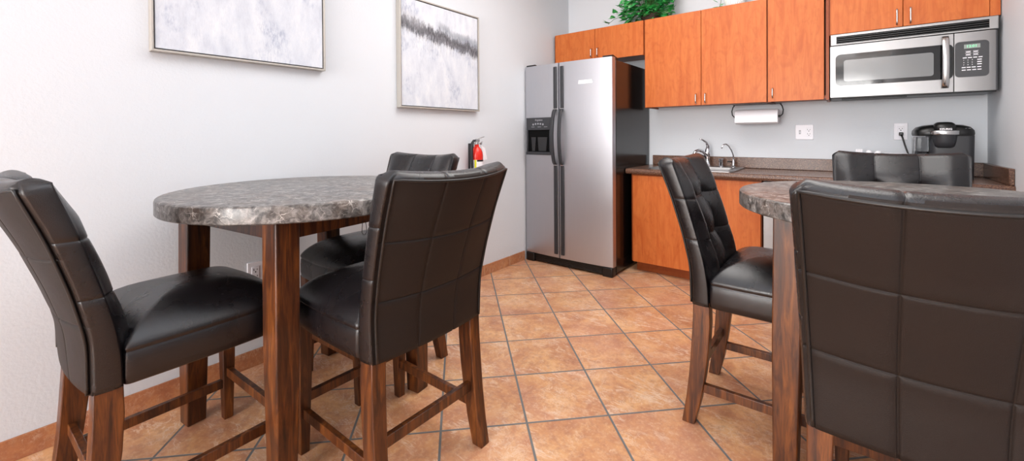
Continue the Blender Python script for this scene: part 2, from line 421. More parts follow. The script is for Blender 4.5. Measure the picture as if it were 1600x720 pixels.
def chair_backrest():
    us = [-1+2*i/34 for i in range(35)]
    for s in (-1/3, 1/3):
        us = [u for u in us if abs(u-s) > .028] + [s, s-.008, s+.008, s-.019, s+.019]
    us = sorted(us)
    zs = [ZB+(ZT-.012-ZB)*i/40 for i in range(41)]
    for s in (.66, .845, .73, .888):
        zs = [z for z in zs if abs(z-s) > .006] + [s, s-.0019, s+.0019, s-.0045, s+.0045]
    zs = sorted(zs)
    def rear(u, z, shrink=0):
        p = back_xyz(u, z, 0)
        g = max(gv((u-1/3)*.235), gv((u+1/3)*.235), gv(z-.66), gv(z-.845))
        fu = (u+1)*1.5 % 1; fz = ((z-ZB)/(ZT-ZB)*3) % 1
        p.y += .0042*g - .0018*math.sqrt(abs(math.sin(PI*fu)*math.sin(PI*fz)))
        p.y += .006*max(0, (abs(u)-.96)/.04)**2 + shrink
        return p
    def front(u, z, shrink=0):
        p = back_xyz(u, z, 1)
        zt = [.555, .73, .888, 1.042]
        k = 0 if z < .73 else 1 if z < .888 else 2
        fz = min(1, max(0, (z-zt[k])/(zt[k+1]-zt[k]))); fu = (u+1)*1.5 % 1
        if u > .999: fu = 1
        pz = abs(math.sin(PI*fz))**.7 if not (k == 2 and fz > .5) else 1.
        pu = abs(math.sin(PI*fu))**.7 if abs(u) < 2/3 else 1.
        if abs(u) > 1/3: pz = pz + (1-pz)*.75*min(1, (abs(u)-1/3)/.30)
        edge = min(1, max(0, 1-abs(u))/.30); rise = .030*math.sin(edge*PI/2)*min(1, max(0, (z-.50)/.10))*(1-.55*max(0, (z-.95)/.092))
        puff = rise - .004 + .004*edge + .012*pz*pu*min(1, edge*1.2) + .004*pu*edge
        g = max(gv((u-1/3)*.235), gv((u+1/3)*.235), gv(z-.73), gv(z-.888))
        p.y += puff - .002*g
        for bu in (-1/3, 1/3):
            for bz in (.73, .888):
                r2 = ((u-bu)*.235)**2+(z-bz)**2
                p.y -= .019*math.exp(-r2/.021**2) + .008*math.exp(-r2/.05**2)
        p.y -= .004*max(0, (abs(u)-.93)/.07)**2 + shrink
        return p
    def sidep(sgn, z, s):
        p = back_xyz(sgn, z, s); g = max(gv(z-.73), gv(z-.888))
        p.x += sgn*(.006*math.sin(PI*s)**.6 - .0025*g); return p
    SS = [.06, .2, .38, .56, .74, .88, .96]
    def ring(z, inset=0., dz=0.):
        r = [rear(u, z, inset) for u in us] + [sidep(1, z, s) for s in SS] + [front(u, z, inset) for u in reversed(us)] + [sidep(-1, z, s) for s in reversed(SS)]
        if inset:
            for p in r: p.x *= 1-inset/.24
        for p in r: p.z += dz
        return r
    rings = [ring(ZB+.004, .008, -.006)] + [ring(z) for z in zs]
    rings += [ring(ZT-.010, .003, .005), ring(ZT-.008, .009, .009)]
    b = MB(); b.loft(rings, cap=False)
    n, m = len(us), len(SS); N = 2*n+2*m
    # caps: strips from rear to front
    for ri, up in ((0, 0.), (len(rings)-1, .010)):
        R_ = rings[ri]; rows = []
        rearp = R_[:n]; frontp = R_[n+m:2*n+m][::-1]
        sr = R_[n:n+m]; sl = R_[2*n+m:][::-1]
        fr = [0, *[s for s in SS], 1]
        rows = []
        for k, s in enumerate(fr):
            if k == 0: rows.append(rearp); continue
            if k == len(fr)-1: rows.append(frontp); continue
            row = []
            for i in range(n):
                p = rearp[i].lerp(frontp[i], s)
                g = max(gv((us[i]-1/3)*.235), gv((us[i]+1/3)*.235))
                p.z += up*math.sin(PI*s)**.7*(1-.35*g)*min(1, (1-abs(us[i]))/.06+.15)
                row.append(p)
            row[0] = sl[k-1]; row[-1] = sr[k-1]
            rows.append(row)
        b.loft(rows, cap=False, closed=False)
    return b

def weld(o, d=.0002):
    bm = bmesh.new(); bm.from_mesh(o.data); bmesh.ops.remove_doubles(bm, verts=bm.verts, dist=d); bmesh.ops.recalc_face_normals(bm, faces=bm.faces); bm.to_mesh(o.data); bm.free()

def seat_outline(k, n, grow=0.):
    """rounded seat plan"""
    hw, y0, y1, r = .236+grow, .066-grow*.3, .508+grow, .055
    pts = []
    def arc(cx, cy, a0, a1, rr, m):
        return [(cx+rr*math.cos(a0+(a1-a0)*i/m), cy+rr*math.sin(a0+(a1-a0)*i/m)) for i in range(m+1)]
    pts += arc(hw-.015, y0+.015, -PI/2, 0, .015, 4)
    pts += [(hw+.006*math.sin(PI*t), y0+.015+(y1-r-y0-.015)*t) for t in (.15, .3, .5, .7, .85)]
    pts += arc(hw-r, y1-r, 0, PI/2, r, 8)
    pts += [((hw-r)*(1-2*t), y1+.014*math.sin(PI*t)) for t in (.15, .3, .5, .7, .85)]
    pts += arc(-hw+r, y1-r, PI/2, PI, r, 8)
    pts += [(-hw-.006*math.sin(PI*t), y0+.015+(y1-r-y0-.015)*(1-t)) for t in (.15, .3, .5, .7, .85)]
    pts += arc(-hw+.015, y0+.015, PI, PI*1.5, .015, 4)
    pts += [((-hw+.015)*(1-2*t), y0) for t in (.25, .5, .75)]
    return pts
def chair_seat():
    rings = []
    o0 = seat_outline(0, 0, -.012); rings.append([(x, y, .470) for x, y in o0])
    for z, g in ((.478, 0), (.50, .003), (.535, .003), (.5555, .002), (.5605, .0005), (.563, -.001), (.5655, .0005), (.574, .003)):
        rings.append([(x, y, z) for x, y in seat_outline(0, 0, g)])
    cx, cy = 0., .287
    base = seat_outline(0, 0, .003)
    for s in (.985, .96, .92, .87, .8, .72, .62, .5, .38, .26, .14, .05):
        zz = .574+.092*(1-s**2.6)**.75
        rings.append([(cx+(x-cx)*s, cy+(y-cy)*s, zz) for x, y in base])
    return MB().loft(rings)
def make_chair():
    root = empty('counter_chair')
    s = chair_seat().build('seat', M_leather, root, smooth='all')
    b = chair_backrest().build('backrest', M_leather, root, smooth='all'); weld(b)
    # rear panel gets the browner leather
    b.data.materials.append(M_leather_back)
    for p in b.data.polygons:
        c = p.center
        if p.normal.y < -.5 and c.z < 1.025: p.material_index = 1
    # welt around the rear panel
    path = []
    zz = [ZB+.004+(1.024-ZB)*i/30 for i in range(31)]
    def pp(u, z):
        q = back_xyz(u, z, 0); q.y -= .002; return q
    path += [pp(-.965, z) for z in zz]
    path += [pp(-.965+.965*2*i/30, 1.027) for i in range(1, 30)]
    path += [pp(.965, z) for z in reversed(zz)]
    MB().tube(path, .0042, 8).build('piping', M_piping, b, smooth='all')
    # legs
    def rear_leg(sx):
        prof = [(.490, .006, .066), (.40, .004, .068), (.30, -.002, .062), (.20, -.009, .050), (.10, -.020, .034), (0, -.036, .010)]
        rings = []
        for z, a, c in prof:
            w0 = .022+.003*z/.49
            cx = sx*(.205+.010*(1-z/.49))
            rings.append([(cx-w0, a, z), (cx+w0, a, z), (cx+w0, c, z), (cx-w0, c, z)])
        return MB().loft(rings)
    def front_leg(sx):
        rings = []
        for z, h in ((.475, .0245), (.25, .022), (0, .0165)):
            cx = sx*(.208+.004*(1-z/.475)); cy = .47
            rings.append([(cx-h, cy-h, z), (cx+h, cy-h, z), (cx+h, cy+h, z), (cx-h, cy+h, z)])
        return MB().loft(rings)
    for sx in (-1, 1):
        rear_leg(sx).build('leg', M_leg, root, bevel=.003)
        front_leg(sx).build('leg', M_leg, root, bevel=.003)
    for sx in (-1, 1):
        MB().bar((sx*.209, .02, .147), (sx*.209, .46, .147), .02, .034).build('stretcher', M_leg, root, bevel=.002)
    MB().bar((-.20, .022, .215), (.20, .022, .215), .02, .036).build('stretcher', M_leg, root, bevel=.002)
    MB().bar((-.20, .47, .195), (.20, .47, .195), .02, .034).build('stretcher', M_leg, root, bevel=.002)
    return root
CHAIRS = [  # x, y, facing angle in degrees, label
    (-1.766, .172, 92, 'leftmost black leather chair, seen from the side, seat tucked under the wall-side table'),
    (-1.083, .944, 180, 'black leather chair with its stitched back to the aisle, in front of the fire extinguisher'),
    (-.484, 1.982, .5, 'black leather chair seen side on with tufted front showing, in front of the sink cabinet'),
    (-1.867, 1.478, -88, 'chair at the far side of the wall-side table, mostly hidden behind another chair'),
    (.158, 1.186, 92, 'large foreground chair at the right edge, plain stitched dark back facing the camera'),
    (.197, 2.790, -90, 'chair beyond the right-hand table, only its upholstered top showing below the coffee maker'),
]
proto = make_chair()
for i, (x, y, a, lab) in enumerate(CHAIRS):
    c = proto if i == 0 else copy_tree(proto)
    c.location = (x, y, 0); c.rotation_euler = (0, 0, math.radians(a-90))
    tag(c, lab, 'chair', 'leather counter chairs around the two tables')

# ------------------------------------------------------------------ tables
def make_table(r=.512):
    root = empty('counter_table')
    zt, th = .93, .058
    prof = [(r-.03, zt-th), (r-.004, zt-th), (r, zt-th+.004), (r, zt-.012), (r-.002, zt-.005), (r-.006, zt-.0015), (r-.012, zt), (.01, zt)]
    MB().lathe(prof, (0, 0, 0), 128).build('tabletop', M_marble, root, smooth=True, angle=30)
    h, hx = .303, .304
    for sx in (-1, 1):
        for sy in (-1, 1):
            rings = []
            for z, k, off in ((.873, .041, 0), (.45, .040, .005), (0, .033, .010)):
                cx, cy = sx*(hx+off), sy*(h+off)
                rings.append([(cx-k, cy-k, z), (cx+k, cy-k, z), (cx+k, cy+k, z), (cx-k, cy+k, z)])
            MB().loft(rings).build('leg', M_leg, root, bevel=.004)
    for sx in (-1, 1):
        MB().box(min(sx*(hx-.012), sx*(hx+.012)), max(sx*(hx-.012), sx*(hx+.012)), -h+.04, h-.04, .803, .873).build('apron', M_leg, root, bevel=.002)
        MB().box(-hx+.04, hx-.04, min(sx*(h-.012), sx*(h+.012)), max(sx*(h-.012), sx*(h+.012)), .803, .873).build('apron', M_leg, root, bevel=.002)
    return root
tA = make_table()
tA.location = (-1.805, .890, 0); tA.rotation_euler = (0, 0, math.radians(7))
tag(tA, 'round grey marble counter table against the left wall below the paintings', 'table', 'round marble counter tables')
tB = copy_tree(tA)
tB.location = (.172, 1.953, 0); tB.rotation_euler = (0, 0, math.radians(-3))
tag(tB, 'round marble counter table on the right, partly hidden by the large foreground chair', 'table', 'round marble counter tables')

# ------------------------------------------------------------------ kitchen: wall cabinets
def pull(x, z0, z1, y, parent):
    m = MB(); r = .0045; d = .028
    pts = [(x, y, z0)] + [(x, y-d*math.sin(t*PI/2)**.8, z0+.012*(1-math.cos(t*PI/2))) for t in (.3, .6, 1)]
    pts += [(x, y-d, z0+(z1-z0)*t) for t in (.3, .5, .7)]
    pts += [(x, y-d*math.sin(t*PI/2)**.8, z1-.012*(1-math.cos(t*PI/2))) for t in (1, .6, .3)] + [(x, y, z1)]
    m.tube(pts, r, 10)
    return m.build('handle', M_nickel, parent, smooth='all')
YD = 3.635          # face of the wall-cabinet doors
def wall_cabinet(label, x0, x1, z0, z1, doors, group='cherry wall cabinets', filler=None):
    """doors: list of (xa, xb, handle_x, hz0, hz1)"""
    root = empty('wall_cabinet', ((x0+x1)/2, YB-.002, z0)); ox, oy, oz = root.location
    L = lambda x: x-ox
    m = MB(); t = .018
    m.box(L(x0), L(x0)+t, YD+.021-oy, 0, 0, z1-z0).box(L(x1)-t, L(x1), YD+.021-oy, 0, 0, z1-z0)
    m.box(L(x0)+t, L(x1)-t, YD+.021-oy, 0, .012, .03).box(L(x0)+t, L(x1)-t, YD+.021-oy, 0, z1-z0-t, z1-z0)
    m.box(L(x0)+t, L(x1)-t, -.012, 0, .03, z1-z0-t)
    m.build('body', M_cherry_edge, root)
    if filler: MB().box(L(filler[0])+.001, L(filler[1]), YD+.006-oy, YD+.0205-oy, .002, z1-z0-.002).build('filler_strip', M_cherry, root)
    for (a, b, hx, h0, h1) in doors:
        d = MB().box(L(a)+.0015, L(b)-.0015, YD-oy, YD+.019-oy, .002, z1-z0-.002).build('door', M_cherry, root, bevel=.0015)
        pull(L(hx), h0-oz, h1-oz, YD-oy, d)
    tag(root, label, 'cabinet', group); return root
wall_cabinet('short two-door cherry wall cabinet above the refrigerator', -2.318, -1.392, 1.838, 2.142,
             [(-2.300, -1.862, -1.893, 1.875, 1.955), (-1.862, -1.394, -1.828, 1.875, 1.955)])
wall_cabinet('tall two-door cherry wall cabinet to the right of the refrigerator, under the ivy', -1.390, -.461, 1.375, 2.142,
             [(-1.382, -.920, -.957, 1.392, 1.468), (-.920, -.463, -.886, 1.392, 1.468)])
wall_cabinet('narrow single-door cherry wall cabinet just left of the microwave', -.459, -.094, 1.375, 2.142,
             [(-.457, -.120, -.425, 1.405, 1.476)])
wall_cabinet('two-door cherry wall cabinet directly above the microwave', -.092, .692, 1.812, 2.142,
             [(-.088, .280, .250, 1.828, 1.925), (.280, .650, .313, 1.828, 1.925)], filler=(.650, .692))

# ------------------------------------------------------------------ base cabinets, counter
YBF = 3.402
def base_cabinet(label, x0, x1, doors):
    root = empty('base_cabinet', ((x0+x1)/2, YB-.002, 0)); ox, oy, _ = root.location
    m = MB(); t = .018
    for a, b in ((x0, x0+t), (x1-t, x1)): m.box(a-ox, b-ox, YBF+.02-oy, 0, .085, .812)
    m.box(x0+t-ox, x1-t-ox, YBF+.02-oy, 0, .085, .103).box(x0+t-ox, x1-t-ox, -.012, 0, .103, .812).box(x0+t-ox, x1-t-ox, YBF+.02-oy, YBF+.04-oy, .79, .812)
    m.build('body', M_cherry_edge, root)
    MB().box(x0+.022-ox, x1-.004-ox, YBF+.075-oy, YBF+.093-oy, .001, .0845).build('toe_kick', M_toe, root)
    for a, b in doors:
        MB().box(a+.0015-ox, b-.0015-ox, YBF-oy, YBF+.0195-oy, .087, .805).build('door', M_cherry, root, bevel=.0015)
    tag(root, label, 'cabinet', 'cherry base cabinets'); return root
base_cabinet('two-door cherry base cabinet under the sink', -1.418, -.467, [(-1.402, -.945), (-.945, -.470)])
base_cabinet('cherry base cabinet in the right corner below the coffee maker, hidden by the table', .150, .692, [(.152, .420), (.420, .690)])

dw = empty('dishwasher', (-.158, YB-.004, 0)); oy = YB-.004
MB().box(-.298, .298, YBF+.03-oy, -.02, .09, .806).build('body', M_black, dw)
MB().box(-.298, .298, YBF-.008-oy, YBF+.03-oy, .10, .715).build('door', M_steel_h, dw, bevel=.004)
cp = MB().box(-.298, .298, YBF-.010-oy, YBF+.03-oy, .719, .808).build('control_panel', M_white, dw, bevel=.005); cp['label'] = 'white control strip'
MB().box(-.29, .29, YBF+.06-oy, YBF+.075-oy, .001, .09).build('kick_plate', M_black, dw)
tag(dw, 'pale dishwasher with a white top strip, between the orange base cabinet and the round table', 'dishwasher')

ct = empty('countertop', (-.38, YB, .815)); ox, oy, oz = -.38, YB, .815
SX0, SX1, SY0, SY1 = -1.255, -.67, 3.44, 3.885       # sink cut-out
CX0, CX1, CY0, CY1 = -1.45, XR-.001, 3.372, YB-.001
m = MB()
# rounded front nosing as an extruded profile; slab pieces around the sink hole
prof = [(3.43, .815), (3.392, .815), (3.380, .818), (3.3735, .826), (3.372, .838), (3.3735, .850), (3.379, .857), (3.388, .860), (3.43, .860)]
m.prism(prof, lambda p, t: (t-ox, p[0]-oy, p[1]-oz), CX0, CX1)
m.box(CX0-ox, CX1-ox, SY1-oy, CY1-oy, 0, .045)
m.box(CX0-ox, SX0-ox, 3.43-oy, SY1-oy, 0, .045).box(SX1-ox, CX1-ox, 3.43-oy, SY1-oy, 0, .045).box(SX0-ox, SX1-ox, 3.43-oy, SY0-oy, 0, .045)
m.build('worktop', M_counter, ct, smooth=True)
MB().box(-1.423-ox, CX1-ox, YB-.022-oy, CY1-oy, .0455, .135).build('backsplash', M_counter, ct, bevel=.004)
MB().box(XR-.022-ox, CX1-ox, 3.385-oy, YB-.0225-oy, .0455, .135).build('side_splash', M_counter, ct, bevel=.004)
tag(ct, 'long brown speckled laminate worktop with backsplash running under the wall cabinets', 'countertop')

# sink
sk = empty('sink', (-.9625, 3.66, .860)); ox, oy, oz = -.9625, 3.66, .860
def rrect(x0, x1, y0, y1, r, n=5):
    p = []
    for cx, cy, a in ((x1-r, y0+r, -PI/2), (x1-r, y1-r, 0), (x0+r, y1-r, PI/2), (x0+r, y0+r, PI)):
        p += [(cx+r*math.cos(a+PI/2*i/n), cy+r*math.sin(a+PI/2*i/n)) for i in range(n+1)]
    return p
A = rrect(-1.278-ox, -.650-ox, 3.418-oy, 3.908-oy, .03); B = rrect(-1.272-ox, -.656-ox, 3.424-oy, 3.902-oy, .03)
Cc = rrect(-1.235-ox, -.692-ox, 3.462-oy, 3.79-oy, .05); D = rrect(-1.225-ox, -.702-ox, 3.472-oy, 3.78-oy, .05); E_ = rrect(-1.19-ox, -.737-ox, 3.507-oy, 3.745-oy, .05)
MB().loft([[(x, y, .0005) for x, y in A], [(x, y, .007) for x, y in A], [(x, y, .010) for x, y in B], [(x, y, .008) for x, y in Cc], [(x, y, -.01) for x, y in D], [(x, y, -.16) for x, y in D], [(x, y, -.175) for x, y in E_]], cap=False).add([(x, y, -.175) for x, y in E_], [tuple(range(len(E_)))]).build('basin', M_steel_h, sk, smooth=True)
MB().lathe([(.035, -.1745), (.035, -.172), (.028, -.171), (.006, -.173)], (.0, -.03, 0), 24).build('drain', M_chrome, sk, smooth=True)
tag(sk, 'stainless drop-in sink set in the brown worktop', 'sink')

def px(x, z, y): return (x, y, z)
# main faucet
fy = 3.852
fc = empty('faucet', (-.925, fy, .8695)); o = Vector((-.925, fy, .8695))
MB().lathe([(.027, 0), (.027, .006), (.022, .012), (.019, .05), (.021, .10), (.023, .125), (.018, .148), (.004, .155)], (0, 0, 0), 24).build('body', M_chrome, fc, smooth=True)
MB().tube([(0, -.005, .085), (-.022, -.05, .125), (-.045, -.10, .140), (-.062, -.14, .128), (-.068, -.155, .105)], [.012, .0125, .012, .0115, .011], 14).build('spout', M_chrome, fc, smooth='all')
MB().tube([(0, 0, .145), (.004, -.004, .175), (-.006, -.02, .205), (-.028, -.05, .225), (-.042, -.07, .232)], [.016, .0135, .009, .007, .006], 12).build('lever', M_chrome, fc, smooth='all')
tag(fc, 'chrome single-lever kitchen faucet at the back left of the sink', 'faucet')
# slim filter tap
ft = empty('filter_faucet', (-.728, 3.852, .8695))
MB().lathe([(.017, 0), (.017, .006), (.011, .012), (.011, .045), (.0075, .052), (.0075, .062), (.004, .064)], (0, 0, 0), 20).build('base', M_chrome, ft, smooth=True)
MB().tube([(0, 0, .06), (0, 0, .10), (-.012, -.01, .14), (-.030, -.025, .175), (-.045, -.04, .190), (-.060, -.055, .186), (-.070, -.066, .168), (-.073, -.07, .155)], [.0052]*6+[.0058, .0065], 12).build('spout', M_chrome, ft, smooth='all')
MB().tube([(-.006, 0, .042), (-.03, -.012, .046), (-.042, -.018, .047)], [.004, .0045, .005], 10).build('lever', M_black, ft, smooth='all')
tag(ft, 'slim gooseneck water filter tap at the back right of the sink', 'faucet')
ag = MB().lathe([(.021, 0), (.021, .004), (.016, .008), (.016, .05), (.0185, .053), (.0185, .064), (.015, .068), (.003, .069)], (0, 0, 0), 24).build('sink_air_gap', M_chrome, smooth=True)  # chrome air gap on the sink deck
ag.location = (-.820, 3.852, .8695)
tag(ag, 'short chrome cap standing on the sink deck between the faucet and the filter tap', 'sink fitting')

# ------------------------------------------------------------------ refrigerator
fr = empty('refrigerator', (-1.886, 3.55, 0)); ox, oy = -1.886, 3.55
FX0, FX1 = -2.316, -1.457
MB().box(FX0+.004-ox, FX1-ox, 3.205-oy, 3.93-oy, .025, 1.745).build('body', M_fridge_side, fr, bevel=.004)
def fdoor(xa, xb):
    """door with the slightly bowed face the whole front shares"""
    m = MB(); cx, hw = (FX0+FX1)/2, (FX1-FX0)/2
    def yf(x):
        q = (x-cx)/hw; return 3.122+.022*abs(q)**2.4
    n = 12; xs = [xa+(xb-xa)*i/n for i in range(n+1)]
    pts = [(xa, 3.196), (xa, yf(xa)+.008)] + [(x, yf(x)) for x in [xa+.004]+xs[1:-1]+[xb-.004]] + [(xb, yf(xb)+.008), (xb, 3.196)]
    m.prism(pts, lambda p, t: (p[0]-ox, p[1]-oy, t), .082, 1.764)
    return m, yf
XG = -1.944
mL, yf = fdoor(FX0, XG-.003); dL = mL.build('door', M_steel, fr, smooth=True, angle=40)
mR, yf = fdoor(XG+.003, FX1); dR = mR.build('door', M_steel, fr, smooth=True, angle=40)
dL['label'] = 'narrow freezer door with ice dispenser'; dR['label'] = 'wide refrigerator door'
def fhandle(xc, door, sgn):
    y0 = yf(xc)-oy
    for z0, z1 in ((1.372, 1.732), (.112, .882)):
        MB().box(xc-.016-ox, xc+.016-ox, y0-.012, y0+.006, z0, z1).build('handle_trim', M_charcoal, door, bevel=.004)
    # bowed grip
    rings = []
    for i in range(25):
        t = i/24; z = .886+.480*t
        b = math.sin(PI*t)**.55
        yo = y0-.010-.048*b; w0 = .014
        xo = xc-ox+sgn*.002*b
        rings.append([(xo-w0, yo-.012, z), (xo+w0, yo-.012, z), (xo+w0, yo+.010, z), (xo-w0, yo+.010, z)])
    MB().loft(rings).build('handle', M_charcoal, door, bevel=.004, smooth=True)
    for z in (.883, 1.3685): MB().box(xc-.017-ox, xc+.017-ox, y0-.0135, y0+.006, z-.003, z+.003).build('handle_band', M_nickel, door)
fhandle(-1.978, dL, -1); fhandle(-1.910, dR, 1)
# dispenser in the freezer door
dy = yf(-2.015)-oy-.003
dx0, dx1 = -2.282-ox, -2.020-ox
m = MB()
m.box(dx0, dx1, dy-.012, dy+.014, 1.188, 1.298)                       # control fascia
m.box(dx0, dx0+.016, dy-.012, dy+.014, .995, 1.188).box(dx1-.016, dx1, dy-.012, dy+.014, .995, 1.188)
m.box(dx0, dx1, dy-.020, dy+.014, .968, .995)
m.build('dispenser_frame', M_charcoal, dL, bevel=.003)
m = MB(); x0, x1 = dx0+.016, dx1-.016
m.box(x0, x1, dy-.001, dy+.014, .995, 1.188)
m.build('dispenser_cavity', M_cavity, dL)
m = MB()
m.prism([(x0+.035, 1.125), (x0+.085, 1.125), (x0+.075, 1.0), (x0+.045, 1.0)], lambda p, t: (p[0], t, p[1]), dy-.008, dy-.002)
m.prism([(x0+.105, 1.125), (x0+.205, 1.125), (x0+.195, 1.0), (x0+.115, 1.0)], lambda p, t: (p[0], t, p[1]), dy-.008, dy-.002)
m.build('dispenser_paddle', M_rubber, dL, bevel=.002)
text_mesh('dispenser_print', 'Frigidaire', .021, M_grey, dL, Matrix.Translation((-2.145-ox, dy-.0125, 1.276)) @ FACE_MY, bold=.0003)
m = MB()
for i in range(5): m.lathe([(.0085, 0), (.0085, .0015), (.002, .002)], (-2.205-ox+i*.026, dy-.0125, 1.238+.006*math.sin(PI*i/4)), 14, 'y')
for i in range(3): m.box(-2.225-ox+i*.068, -2.19-ox+i*.068, dy-.0128, dy-.012, 1.214, 1.218)
m.build('dispenser_button', M_grey, dL)
kg = MB().box(FX0+.012-ox, FX1-.004-ox, 3.150-oy, 3.20-oy, .012, .078)
for i in range(4): kg.box(FX0+.09-ox, FX1-.10-ox, 3.146-oy, 3.151-oy, .020+.014*i, .027+.014*i)
kg.build('kick_grille', M_black, fr, bevel=.002)
for x in (FX0+.05, FX1-.05):
    MB().box(x-.044-ox, x+.044-ox, 3.135-oy, 3.19-oy, .001, .0795).build('foot', M_black, fr, bevel=.008)
    MB().prism([(3.15, 1.7655), (3.15, 1.778), (3.18, 1.785), (3.27, 1.768), (3.27, 1.7455), (3.205, 1.7455), (3.197, 1.7655)], lambda p, t: (t-ox, p[0]-oy, p[1]), x-.04, x+.04).build('hinge_cover', M_black, fr, bevel=.003)
yt = yf(-1.70)-oy
MB().box(-1.752-ox, -1.628-ox, yt-.0016, yt+.001, 1.584, 1.596).add(*(lambda b: (b.v, b.f))(MB().box(-1.760-ox, -1.622-ox, yt-.0016, yt+.001, 1.566, 1.582))).build('tape_strip', M_paper, dR)
tag(fr, 'stainless side-by-side refrigerator with black sides and ice dispenser', 'refrigerator')

# ------------------------------------------------------------------ microwave
MX0, MX1, MY, MZ0, MZ1 = -.086, .680, 3.600, 1.377, 1.808
mw = empty('microwave', ((MX0+MX1)/2, YB-.004, MZ0)); ox, oy, oz = (MX0+MX1)/2, YB-.004, MZ0
def P(m, x0, x1, y0, y1, z0, z1): return m.box(x0-ox, x1-ox, y0-oy, y1-oy, z0-oz, z1-oz)
P(MB(), MX0+.003, MX1-.002, MY+.045, YB-.004, MZ0, MZ1-.002).build('body', M_black, mw, bevel=.003)
vp = P(MB(), MX0, MX1, MY+.006, MY+.045, 1.731, MZ1).build('vent_panel', M_steel_h, mw, bevel=.004)
P(MB(), -.053, .642, MY+.003, MY+.010, 1.742, 1.790).build('vent_recess', M_cavity, vp)
m = MB()
for i in range(4): P(m, -.053, .642, MY-.001, MY+.006, 1.7425+.0125*i, 1.7465+.0125*i)
m.build('louvre', M_black, vp)
def bowed(x0, x1, z0, z1, r=0.):
    pts = [(x0, MY+.045), (x0, MY+.008)] + [(x0+(x1-x0)*i/10, MY+.004-.004*math.sin(PI*i/10)) for i in range(11)] + [(x1, MY+.008), (x1, MY+.045)]
    return MB().prism(pts, lambda p, t: (p[0]-ox, p[1]-oy, t-oz), z0, z1)
dr = bowed(MX0, .498, 1.384, 1.727).build('door', M_steel_h, mw, smooth=True)
cpn = MB().prism([(.502, MY+.045), (.502, MY+.002), (.64, MY+.002), (.668, MY+.006), (MX1-.002, MY+.02), (MX1-.002, MY+.045)], lambda p, t: (p[0]-ox, p[1]-oy, t-oz), 1.384, 1.727).build('control_panel', M_steel_h, mw, smooth=True)
def rplate(x0, x1, z0, z1, r, y0, y1):
    return MB().prism(rrect(x0, x1, z0, z1, r, 6), lambda p, t: (p[0]-ox, t-oy, p[1]-oz), y0, y1)
rplate(-.058, .497, 1.460, 1.668, .028, MY-.002, MY+.004).build('window_surround', M_glassblk, dr)
rplate(-.014, .414, 1.486, 1.628, .014, MY-.0035, MY+.004).build('window', M_mwwin, dr)
rings = []
for i in range(21):
    t = i/20; z = 1.408+.308*t; b = math.sin(PI*t)**.5
    hy = MY-.004-.036*b
    rings.append([(.462-ox+.016*math.cos(a), hy-oy-.007*math.sin(a), z-oz) for a in [2*PI*k/12 for k in range(12)]])
MB().loft(rings).build('handle', M_nickel, dr, smooth='all')
lg = MB().lathe([(.0115, 0), (.0115, -.0015), (.010, -.002), (.0095, -.0012), (.002, -.0012)], (-.036-ox, MY+.003-oy, 1.418-oz), 24, 'y').build('emblem', M_nickel, dr, smooth=True)
text_mesh('emblem_letters', 'GE', .013, M_charcoal, dr, Matrix.Translation((-.036-ox, MY+.0012-oy, 1.418-oz)) @ FACE_MY, shear=.3)
rplate(.504, .641, 1.467, 1.674, .020, MY-.0015, MY+.006).build('keypad_panel', M_charcoal, cpn)
yk = MY-.002-oy
P(MB(), .541, .606, MY-.003, MY, 1.632, 1.656).build('display', M_lcd, cpn)
text_mesh('display_digits', '12:01', .020, M_green_led, cpn, Matrix.Translation((.572-ox, MY-.0034-oy, 1.644-oz)) @ FACE_MY, bold=.0004)
m = MB()
for i in range(2):
    for j in range(2):
        x0, z0 = .546+.030*i, 1.606-.016*j
        for (a, b, c, d) in ((x0, x0+.024, z0, z0+.001), (x0, x0+.024, z0+.011, z0+.012), (x0+.003, x0+.021, z0+.004, z0+.008)): P(m, a, b, MY-.0022, MY-.001, c, d)
for i in range(4): P(m, .536+.021*i, .552+.021*i, MY-.0022, MY-.001, 1.576, 1.581)
for r_ in range(3): P(m, .594, .612, MY-.0022, MY-.001, 1.562-.013*r_, 1.567-.013*r_)
for i in range(3): P(m, .532+.020*i, .548+.020*i, MY-.0022, MY-.001, 1.520, 1.525)
P(m, .594, .610, MY-.0022, MY-.001, 1.520, 1.525)
for i in range(4): P(m, .532+.021*i, .548+.021*i, MY-.0022, MY-.001, 1.505, 1.510)
m.build('key_print', M_white, cpn)
for r_ in range(3):
    for c_ in range(3):
        text_mesh('key', str(r_*3+c_+1), .009, M_white, cpn, Matrix.Translation((.540-ox+.017*c_, MY-.002-oy, 1.565-oz-.014*r_)) @ FACE_MY, extrude=.0003)
m = MB(); P(m, MX0+.06, .30, MY+.06, MY+.20, MZ0-.006, MZ0); m.build('grease_filter', M_slot, mw)
tag(mw, 'stainless over-the-range microwave hung under the rightmost wall cabinet', 'microwave')

# ------------------------------------------------------------------ paper towel
pt = empty('paper_towel_holder', (-.552, 3.80, 1.374)); oz = 1.374
m = MB().box(-.165, .165, -.02, .02, -.004, 0)
def arm(s): return [(s*.155, 0, -.002), (s*.168, 0, -.02), (s*.176, 0, -.05), (s*.172, 0, -.082), (s*.156, 0, -.099), (s*.146, 0, -.099)]
m.tube(arm(-1), .0042, 8).tube(arm(1), .0042, 8)
m.build('bracket', M_slot, pt, smooth=True)
MB().tube([(-.158, 0, -.0985), (.158, 0, -.0985)], .009, 12).build('rod', M_black, pt, smooth=True)
tag(pt, 'dark wire paper towel holder under the middle wall cabinet', 'paper towel holder')
rl = MB()
R0 = .058
prof = [(.019, -.145), (R0, -.145), (R0, .145), (.019, .145)]
rings = []
for r_, h in prof + [prof[0]]: rings.append([(h, r_*math.cos(2*PI*k/40), r_*math.sin(2*PI*k/40)) for k in range(40)])
rl.loft(rings, cap=False)
rl.box(-.145, .145, -R0-.0012, -R0+.006, -.045, .012)
